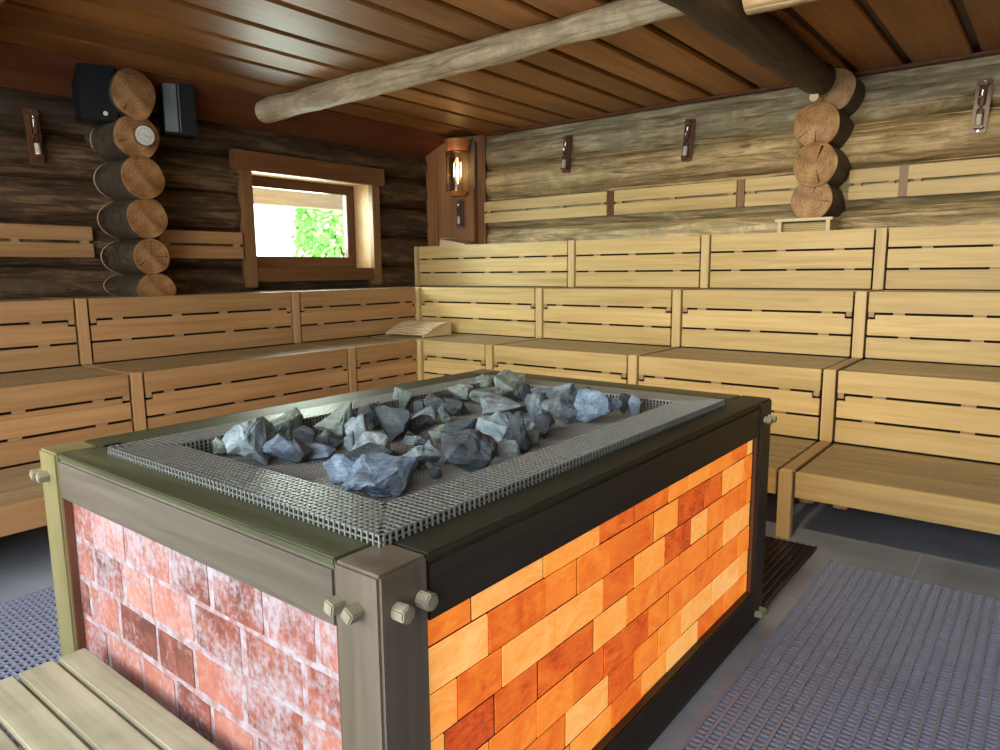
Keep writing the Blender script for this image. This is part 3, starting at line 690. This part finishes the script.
for q in ((W_-.05, W_-.002, PW, D_-PW, .0, .16), (.01, .06, PW, D_-PW, 0, .16), (PW, W_-PW, .012, .06, 0, .12), (PW, W_-PW, D_-.06, D_-.012, 0, .16)):
    MB().box(*q).build('bottom_beam', M_frame, st, bev=.005)
def bricks(name, ln, z0, z1, m, mm, seed, course=.10, blen=(.14, .27), place=None, jit=0.):
    """masonry panel, local x along, front face at y=0"""
    p = MB(); rr = random.Random(seed); z = z1; first = True; jw = .0042 if m is M_salt_glow else .008
    rows = []
    h = course*.7 if m is M_salt_glow else course
    while z > z0+.01:
        zb = max(z0, z-h); rows.append((zb, z)); z = zb; h = course
    for (zb, zt) in rows:
        x = -rr.uniform(.02, .12)
        while x < ln:
            l = rr.uniform(*blen); xa, xb = max(0, x), min(ln, x+l)
            if xb-xa > .015:
                d = rr.uniform(0, .003) if m is M_salt_glow else rr.uniform(.0015, .0035)
                ja = jw/2
                o = len(p.v); p.box(xa+ja, xb-ja, d, .05, zb+ja, zt-ja)
                if jit:
                    for i in range(o, len(p.v)):
                        v = p.v[i]; p.v[i] = (v[0]+rr.uniform(-jit, jit), v[1], v[2]+rr.uniform(-jit, jit))
            x += l
    base = MB().box(0, ln, .004, .06, z0, z1)
    o = p.build(name, m, st, bev=.0012 if m is M_salt_glow else .006); b = base.build('mortar_bed', mm, o)
    o.location = place[0]; o.rotation_euler.z = place[1]; return o
bricks('glowing_brick_panel', D_-2*PW, .16, .812, M_salt_glow, M_joint, 5, place=((W_-.028, PW, 0), R(90)))
tag(bricks('brick_panel', W_-2*PW, .12, .812, M_salt, M_crust, 11, .125, (.16, .24), ((PW, .028, 0), 0), .005), 'pink salt brick panel under a white crust')
bricks('brick_panel', W_-2*PW, .16, .812, M_salt_glow, M_joint, 12, place=((W_-PW, D_-.028, 0), R(180)))
bricks('brick_panel', D_-2*PW, .16, .812, M_salt_glow, M_joint, 13, place=((.028, D_-PW, 0), R(-90)))
for xx, yy in ((W_-.022, PW), (W_-.022, D_-PW-.006)): MB().box(xx, xx+.010, yy, yy+.005, .16, .812).build('edge_strip', M_timer, st)
for xx in (PW, W_-PW-.008): MB().box(xx, xx+.008, .008, .03, 0, .812).build('edge_strip', M_timer, st)
# pegs holding the frame
def peg(p, d, ang, hx=False):
    d = Vector(d); n = 6 if hx else 4; a = Matrix.Rotation(R(ang), 3, d)
    m = MB(); u = d.orthogonal().normalized(); v = d.cross(u); q = [a @ (u*math.cos(6.28319*(i+.5)/n)+v*math.sin(6.28319*(i+.5)/n))*.0185 for i in range(n)]
    P_ = Vector(p)-Vector((SX0, SY0, 0)); L_ = .03
    m.add([P_-d*.02+x for x in q]+[P_+d*L_+x for x in q], [tuple(range(n)), tuple(n+i for i in reversed(range(n)))]+[(i, (i+1) % n, n+(i+1) % n, n+i) for i in range(n)])
    return m.build('peg', M_peg, st, bev=.003)
for zz in (.872, .055):
    for yy, an, hx in ((.812, 12, True), (.872, 30, True), (2.80, 10, False), (2.85, 25, False)): peg((SX1, yy, zz), (1, 0, 0), an, hx)
    if zz > .5:
        for xx, an in ((-.985, 30), (-.935, 12), (-2.395, 20), (-2.345, 8)): peg((xx, SY0, zz), (0, -1, 0), an)
# grating rim and basket
GX0, GX1, GY0, GY1, GZ = -2.148, -.979, .866, 2.62, .972
RW = .135
def loc_(x): return x-SX0
gr = MB(); gx0, gx1, gy0, gy1 = GX0-SX0, GX1-SX0, GY0-SY0, GY1-SY0
zt = GZ; zb = SZ-.001; sp_ = .0146; bt = .0042
def strips(u0, u1, v0, v1, along):
    """one rim side: flat bars along, cross rods"""
    pass
k = 0; y = gy0
nr = int(RW/sp_)
for i in range(nr+1):         # concentric flat bars, mitred at the corners
    o_ = i*sp_
    a0, a1, b0, b1 = gx0+o_, gx1-o_, gy0+o_, gy1-o_
    gr.box(a0, a1, b0, b0+bt, zt-.005, zt); gr.box(a0, a1, b1-bt, b1, zt-.005, zt)
    gr.box(a0, a0+bt, b0, b1, zt-.005, zt); gr.box(a1-bt, a1, b0, b1, zt-.005, zt)
x = gx0+.006
while x < gx1:
    m_ = min(x-gx0, gx1-x); e = min(RW, m_)
    gr.box(x, x+bt, gy0-.001, gy0+e, zt-.004, zt+.0005); gr.box(x, x+bt, gy1-e, gy1+.001, zt-.004, zt+.0005)
    gr.box(x, x+bt, gy0-.003, gy0+.002, zb, zt+.001); gr.box(x, x+bt, gy1-.002, gy1+.003, zb, zt+.001)
    x += sp_*1.15
y = gy0+.006
while y < gy1:
    m_ = min(y-gy0, gy1-y); e = min(RW, m_)
    gr.box(gx0-.001, gx0+e, y, y+bt, zt-.004, zt+.0005); gr.box(gx1-e, gx1+.001, y, y+bt, zt-.004, zt+.0005)
    gr.box(gx0-.003, gx0+.002, y, y+bt, zb, zt+.001); gr.box(gx1-.002, gx1+.003, y, y+bt, zb, zt+.001)
    y += sp_*1.15
gr.box(gx0-.002, gx1+.002, gy0-.002, gy0+.001, zb+.008, zb+.011); gr.box(gx1-.001, gx1+.002, gy0, gy1, zb+.008, zb+.011)
gr.build('grating_rim', M_metal, st)
for q in ((gx0+.004, gx1-.004, gy0+.004, gy0+RW-.004), (gx0+.004, gx1-.004, gy1-RW+.004, gy1-.004), (gx0+.004, gx0+RW-.004, gy0+RW-.003, gy1-RW+.003), (gx1-RW+.004, gx1-.004, gy0+RW-.003, gy1-RW+.003)):
    MB().box(*q, SZ+.001, SZ+.003).build('grating_shade_sheet', M_dark, st)  # black sheet added so the rim holes look shaded
gi = MB(); ix0, ix1, iy0, iy1 = gx0+RW, gx1-RW, gy0+RW, gy1-RW; FZ = .905
def lat(x): return x
x = ix0
while x < ix1:
    gi.box(x, x+.0048, iy0, iy1, FZ-.004, FZ); gi.box(x, x+.0048, iy0-.002, iy0+.001, FZ, zt-.004); gi.box(x, x+.0048, iy1-.001, iy1+.002, FZ, zt-.004); x += .0138
y = iy0
while y < iy1:
    gi.box(ix0, ix1, y, y+.0048, FZ-.003, FZ+.001); gi.box(ix0-.002, ix0+.001, y, y+.0048, FZ, zt-.004); gi.box(ix1-.001, ix1+.002, y, y+.0048, FZ, zt-.004); y += .0138
for q in range(6):
    z = FZ+.01*q; gi.box(ix0, ix1, iy0-.001, iy0+.001, z, z+.002); gi.box(ix0, ix1, iy1-.001, iy1+.001, z, z+.002); gi.box(ix0-.001, ix0+.001, iy0, iy1, z, z+.002); gi.box(ix1-.001, ix1+.001, iy0, iy1, z, z+.002)
gi.build('stone_basket', M_mesh, st)
MB().box(.09, W_-.09, .09, D_-.09, .80, .835).build('inner_pan', M_dark, st)
MB().box(.12, W_-.12, .12, D_-.12, .02, .79).build('inner_casing', M_dark, st)

# ------------------------------------------------------------------ stones
def stone(name, c, wx, hz, dy, seed, m, label, rz):
    rr = random.Random(seed); bm = bmesh.new()
    for i in range(12):
        u = Vector((rr.gauss(0, 1), rr.gauss(0, 1), rr.gauss(0, 1))).normalized()
        p = Vector((u.x*wx*.56, u.y*dy*.56, u.z*hz*.60))*rr.uniform(.86, 1.08); bm.verts.new(p)
    res = bmesh.ops.convex_hull(bm, input=bm.verts)
    bmesh.ops.delete(bm, geom=list({v for v in res['geom_interior'] if isinstance(v, bmesh.types.BMVert)}), context='VERTS')
    bmesh.ops.bevel(bm, geom=list(bm.edges), offset=min(wx, hz)*.035, segments=1, affect='EDGES', clamp_overlap=True)
    bmesh.ops.triangulate(bm, faces=bm.faces)
    bmesh.ops.subdivide_edges(bm, edges=bm.edges, cuts=3, use_grid_fill=True)
    s = Vector((seed*1.7, seed*.3, 0))
    for v in bm.verts:
        n_ = v.co.normalized(); q = v.co*24+s
        v.co += n_*min(wx, hz, dy)*(.11*noise.noise(q)+.06*noise.noise(q*2.7)+.03*noise.noise(q*6))
    bmesh.ops.recalc_face_normals(bm, faces=bm.faces)
    me = bpy.data.meshes.new(name); bm.to_mesh(me); bm.free(); me.materials.append(m)
    o = bpy.data.objects.new(name, me); COL.objects.link(o); o.rotation_euler = (0, 0, rz)
    lo = min(v.co.z for v in me.vertices); o.location = (c[0], c[1], max(c[2], FZ+.001-lo)); 
    return tag(o, label, 'stone', 'stones in the stove basket')
#  x, y, z, width, height, tone, label, turn
S = [
(-1.991,1.131,.935,.05,.06,'green','thin green-grey sliver of stone at the far left tip of the heap'),
(-1.968,1.180,.945,.08,.07,'dark','dark stone wedged behind the leftmost sliver'),
(-1.857,1.166,.958,.19,.10,'pale','long pale blue stone rising to the right at the left end of the heap'),
(-2.000,1.371,.945,.12,.08,'green','greenish knobbly stone behind the long pale stone at the left end'),
(-1.778,1.194,.940,.12,.07,'blue','blue-grey wedge in front of the long pale stone at the left end'),
(-1.742,1.233,.937,.07,.06,'dark','dark chunk right of the blue-grey wedge in the left group'),
(-1.900,1.370,.935,.07,.06,'dark','dark block in the back row of the left group'),
(-1.860,1.420,.935,.075,.055,'grey','grey block beside the big ridged green-grey stone of the left group'),
(-1.747,1.303,.926,.09,.045,'blue','flat blue-grey stone in the front of the left group'),
(-1.779,1.389,.925,.07,.04,'dark','small dark stone behind the flat blue-grey one in the left group'),
(-1.851,1.469,.957,.135,.105,'green','big peaked green-grey stone at the right of the left group'),
(-1.714,1.401,.942,.035,.07,'pale','narrow pale upright chip below the big peaked stone'),
(-1.936,1.656,.948,.12,.085,'dark','dark stone at the back between the left and middle groups'),
(-1.761,1.488,.950,.09,.08,'pale','white-topped stone right of the narrow upright chip'),
(-1.916,1.735,.949,.13,.085,'grey','grey rounded stone at the back of the middle group'),
(-1.715,1.575,.951,.15,.09,'dark','large dark striped stone in the middle of the heap'),
(-2.011,1.919,.955,.07,.10,'green','pale green upright stone standing at the back of the heap'),
(-1.930,1.950,.940,.08,.065,'dark','dark greenish stone right of the upright pale stone'),
(-1.809,1.843,.940,.08,.055,'pale','white smooth stone in the middle back of the heap'),
(-1.900,1.990,.945,.10,.07,'grey','grey stone behind the white smooth stone'),
(-1.706,1.705,.939,.08,.07,'dark','dark stone right of the large dark striped stone'),
(-1.739,1.889,.938,.075,.065,'grey','grey stone just right of the white smooth stone'),
(-1.983,2.238,.944,.14,.08,'green','knobbly green stone at the back edge of the heap'),
(-1.839,2.046,.944,.11,.08,'dark','dark stone in front of the knobbly green stone'),
(-1.576,1.678,.928,.085,.05,'green','small flat green stone in the centre of the heap'),
(-1.507,1.705,.946,.135,.08,'dark','dark ridged stone in the centre of the heap'),
(-1.434,1.676,.930,.085,.05,'grey','small grey stone in front of the dark ridged one'),
(-1.606,1.403,.940,.115,.065,'pale','white-fronted stone in the middle of the heap, behind the big front stones'),
(-1.480,1.310,.948,.16,.06,'dark','flat dark striped slab resting behind the biggest front stone'),
(-1.445,1.180,.940,.12,.07,'blue','big bright blue stone at the front left corner of the heap'),
(-1.320,1.190,.949,.18,.09,'blue','biggest bright blue stone, nearest the camera'),
(-1.407,1.384,.940,.14,.07,'pale','pale blue stone with a dark right side behind the biggest front stone'),
(-1.553,1.530,.932,.09,.055,'grey','grey stone just behind the pale blue one near the front'),
(-1.489,1.541,.925,.06,.04,'blue','small blue stone between the grey and the big dark stone near the front'),
(-1.310,1.370,.925,.06,.045,'dark','small dark stone at the foot of the pale blue front stone'),
(-1.267,1.445,.956,.15,.10,'dark','big dark rough stone at the front edge, right of the bright blue ones'),
(-2.023,2.428,.951,.09,.09,'green','pointed grey-green stone at the far back left of the heap'),
(-1.250,1.590,.940,.115,.065,'pale','pale triangular stone at the front edge of the heap'),
(-1.351,1.687,.955,.11,.085,'pale','tall white-blue leaning slab near the front edge'),
(-1.275,1.700,.956,.08,.10,'dark','dark stone right behind the tall leaning slab'),
(-1.440,1.740,.930,.045,.05,'green','small green stone left of the tall leaning slab'),
(-1.556,1.990,.932,.07,.045,'pale','small white stone in the middle of the right group'),
(-1.827,2.220,.946,.13,.08,'green','grey-green stone behind the big white stone of the right group'),
(-1.688,2.140,.950,.16,.08,'pale','big white-topped stone in the right group'),
(-1.850,2.410,.956,.165,.10,'green','large green-grey stone at the back of the right group'),
(-1.720,2.348,.945,.065,.07,'dark','small dark brownish stone beside the large green-grey one'),
(-1.960,2.470,.929,.045,.05,'green','tiny green stone at the back edge of the heap'),
(-1.742,2.455,.928,.12,.05,'blue','flat bluish stone at the back of the right group'),
(-1.556,2.198,.946,.11,.08,'grey','round-shouldered grey stone in the centre of the right group'),
(-1.630,2.230,.925,.05,.045,'grey','tiny grey stone beside the round-shouldered one'),
(-1.600,2.450,.960,.12,.11,'grey','tall grey stone at the back of the right group'),
(-1.428,2.178,.950,.15,.085,'grey','broad grey stone at the right front of the heap'),
(-1.490,2.450,.945,.09,.075,'dark','dark stone between the tall grey stone and the square right stone'),
(-1.320,2.240,.964,.17,.11,'blue','large squarish blue-grey stone at the right end of the heap'),
(-1.487,1.986,.930,.05,.035,'pale','small flat white stone between the middle and right groups'),
(-1.400,2.006,.940,.085,.06,'grey','grey stone on the right slope between the groups'),
(-1.379,1.890,.935,.10,.06,'blue','blue-grey stone on the front slope of the right group'),
(-1.300,1.775,.936,.075,.06,'green','green-grey stone at the front edge beside the dark hollow'),
(-1.325,1.900,.944,.08,.075,'dark','dark stone in the hollow at the front edge'),
(-1.235,2.387,.951,.05,.09,'blue','rounded upright blue stone at the right tip of the heap'),
(-1.285,2.410,.950,.06,.08,'dark','dark stone behind the rounded stone at the right tip')]
for i, s in enumerate(S):
    rr = random.Random(i*13+1)
    stone('sauna_stone', s[:3], s[3]*1.12, s[4]*1.2, s[3]*rr.uniform(.75, 1.0), i*31+7, STONE[s[5]], s[6], R(38)+rr.uniform(-.5, .5))

# ------------------------------------------------------------------ foreground foot bench
fb = thing('foot_bench', 'weathered slatted foot bench in the foreground beside the stove', 'bench', (-2.14, .27, 0))
tb = MB()
e = [0, .083, .181, .279, .377, .475]
for i in range(5): tb.box(0, 1.25, .485-e[i+1]+.004, .485-e[i]-.004, .375, .40)
tb.build('seat', M_foot, fb, bev=.005)
for a, b_ in ((.05, .02), (.05, .41), (1.12, .02), (1.12, .41)): MB().box(a, a+.05, b_, b_+.05, 0, .335).build('leg', M_foot, fb, bev=.004)
for a in (.05, 1.12): MB().box(a, a+.05, .01, .47, .336, .374).build('bearer', M_foot, fb, bev=.004)

# ------------------------------------------------------------------ floor mats
def floor_mat(label, x0, x1, y0, y1, m, pitch_r=.040, pitch_c=.025, along='y', lift=0., top=.018, m2=None):
    t = thing('floor_mat', label, 'floor mat', (x0, y0, .001))
    rb = MB(); cb = MB(); W, D = x1-x0, y1-y0
    if along == 'y':
        x = 0
        while x <= W:
            rb.box(x, x+.010, 0, D, .009, top); x += pitch_r
        y = 0
        while y <= D:
            cb.box(0, W, y, y+.0095, .003, .0145); y += pitch_c
    else:
        y = 0
        while y <= D:
            rb.box(0, W, y, y+.007, .007, top); y += pitch_r
        x = 0
        while x <= W:
            cb.box(x, x+.006, 0, D, .0, .0135); x += pitch_c
    MB().box(0, W, 0, D, 0, .0025).build('mat_shade_sheet', M_mat_shade, t)  # added black sheet: painted shade inside the open mat's holes
    rb.build('ribs', m, t); cb.build('cross_bars', m2 or m, t); return t
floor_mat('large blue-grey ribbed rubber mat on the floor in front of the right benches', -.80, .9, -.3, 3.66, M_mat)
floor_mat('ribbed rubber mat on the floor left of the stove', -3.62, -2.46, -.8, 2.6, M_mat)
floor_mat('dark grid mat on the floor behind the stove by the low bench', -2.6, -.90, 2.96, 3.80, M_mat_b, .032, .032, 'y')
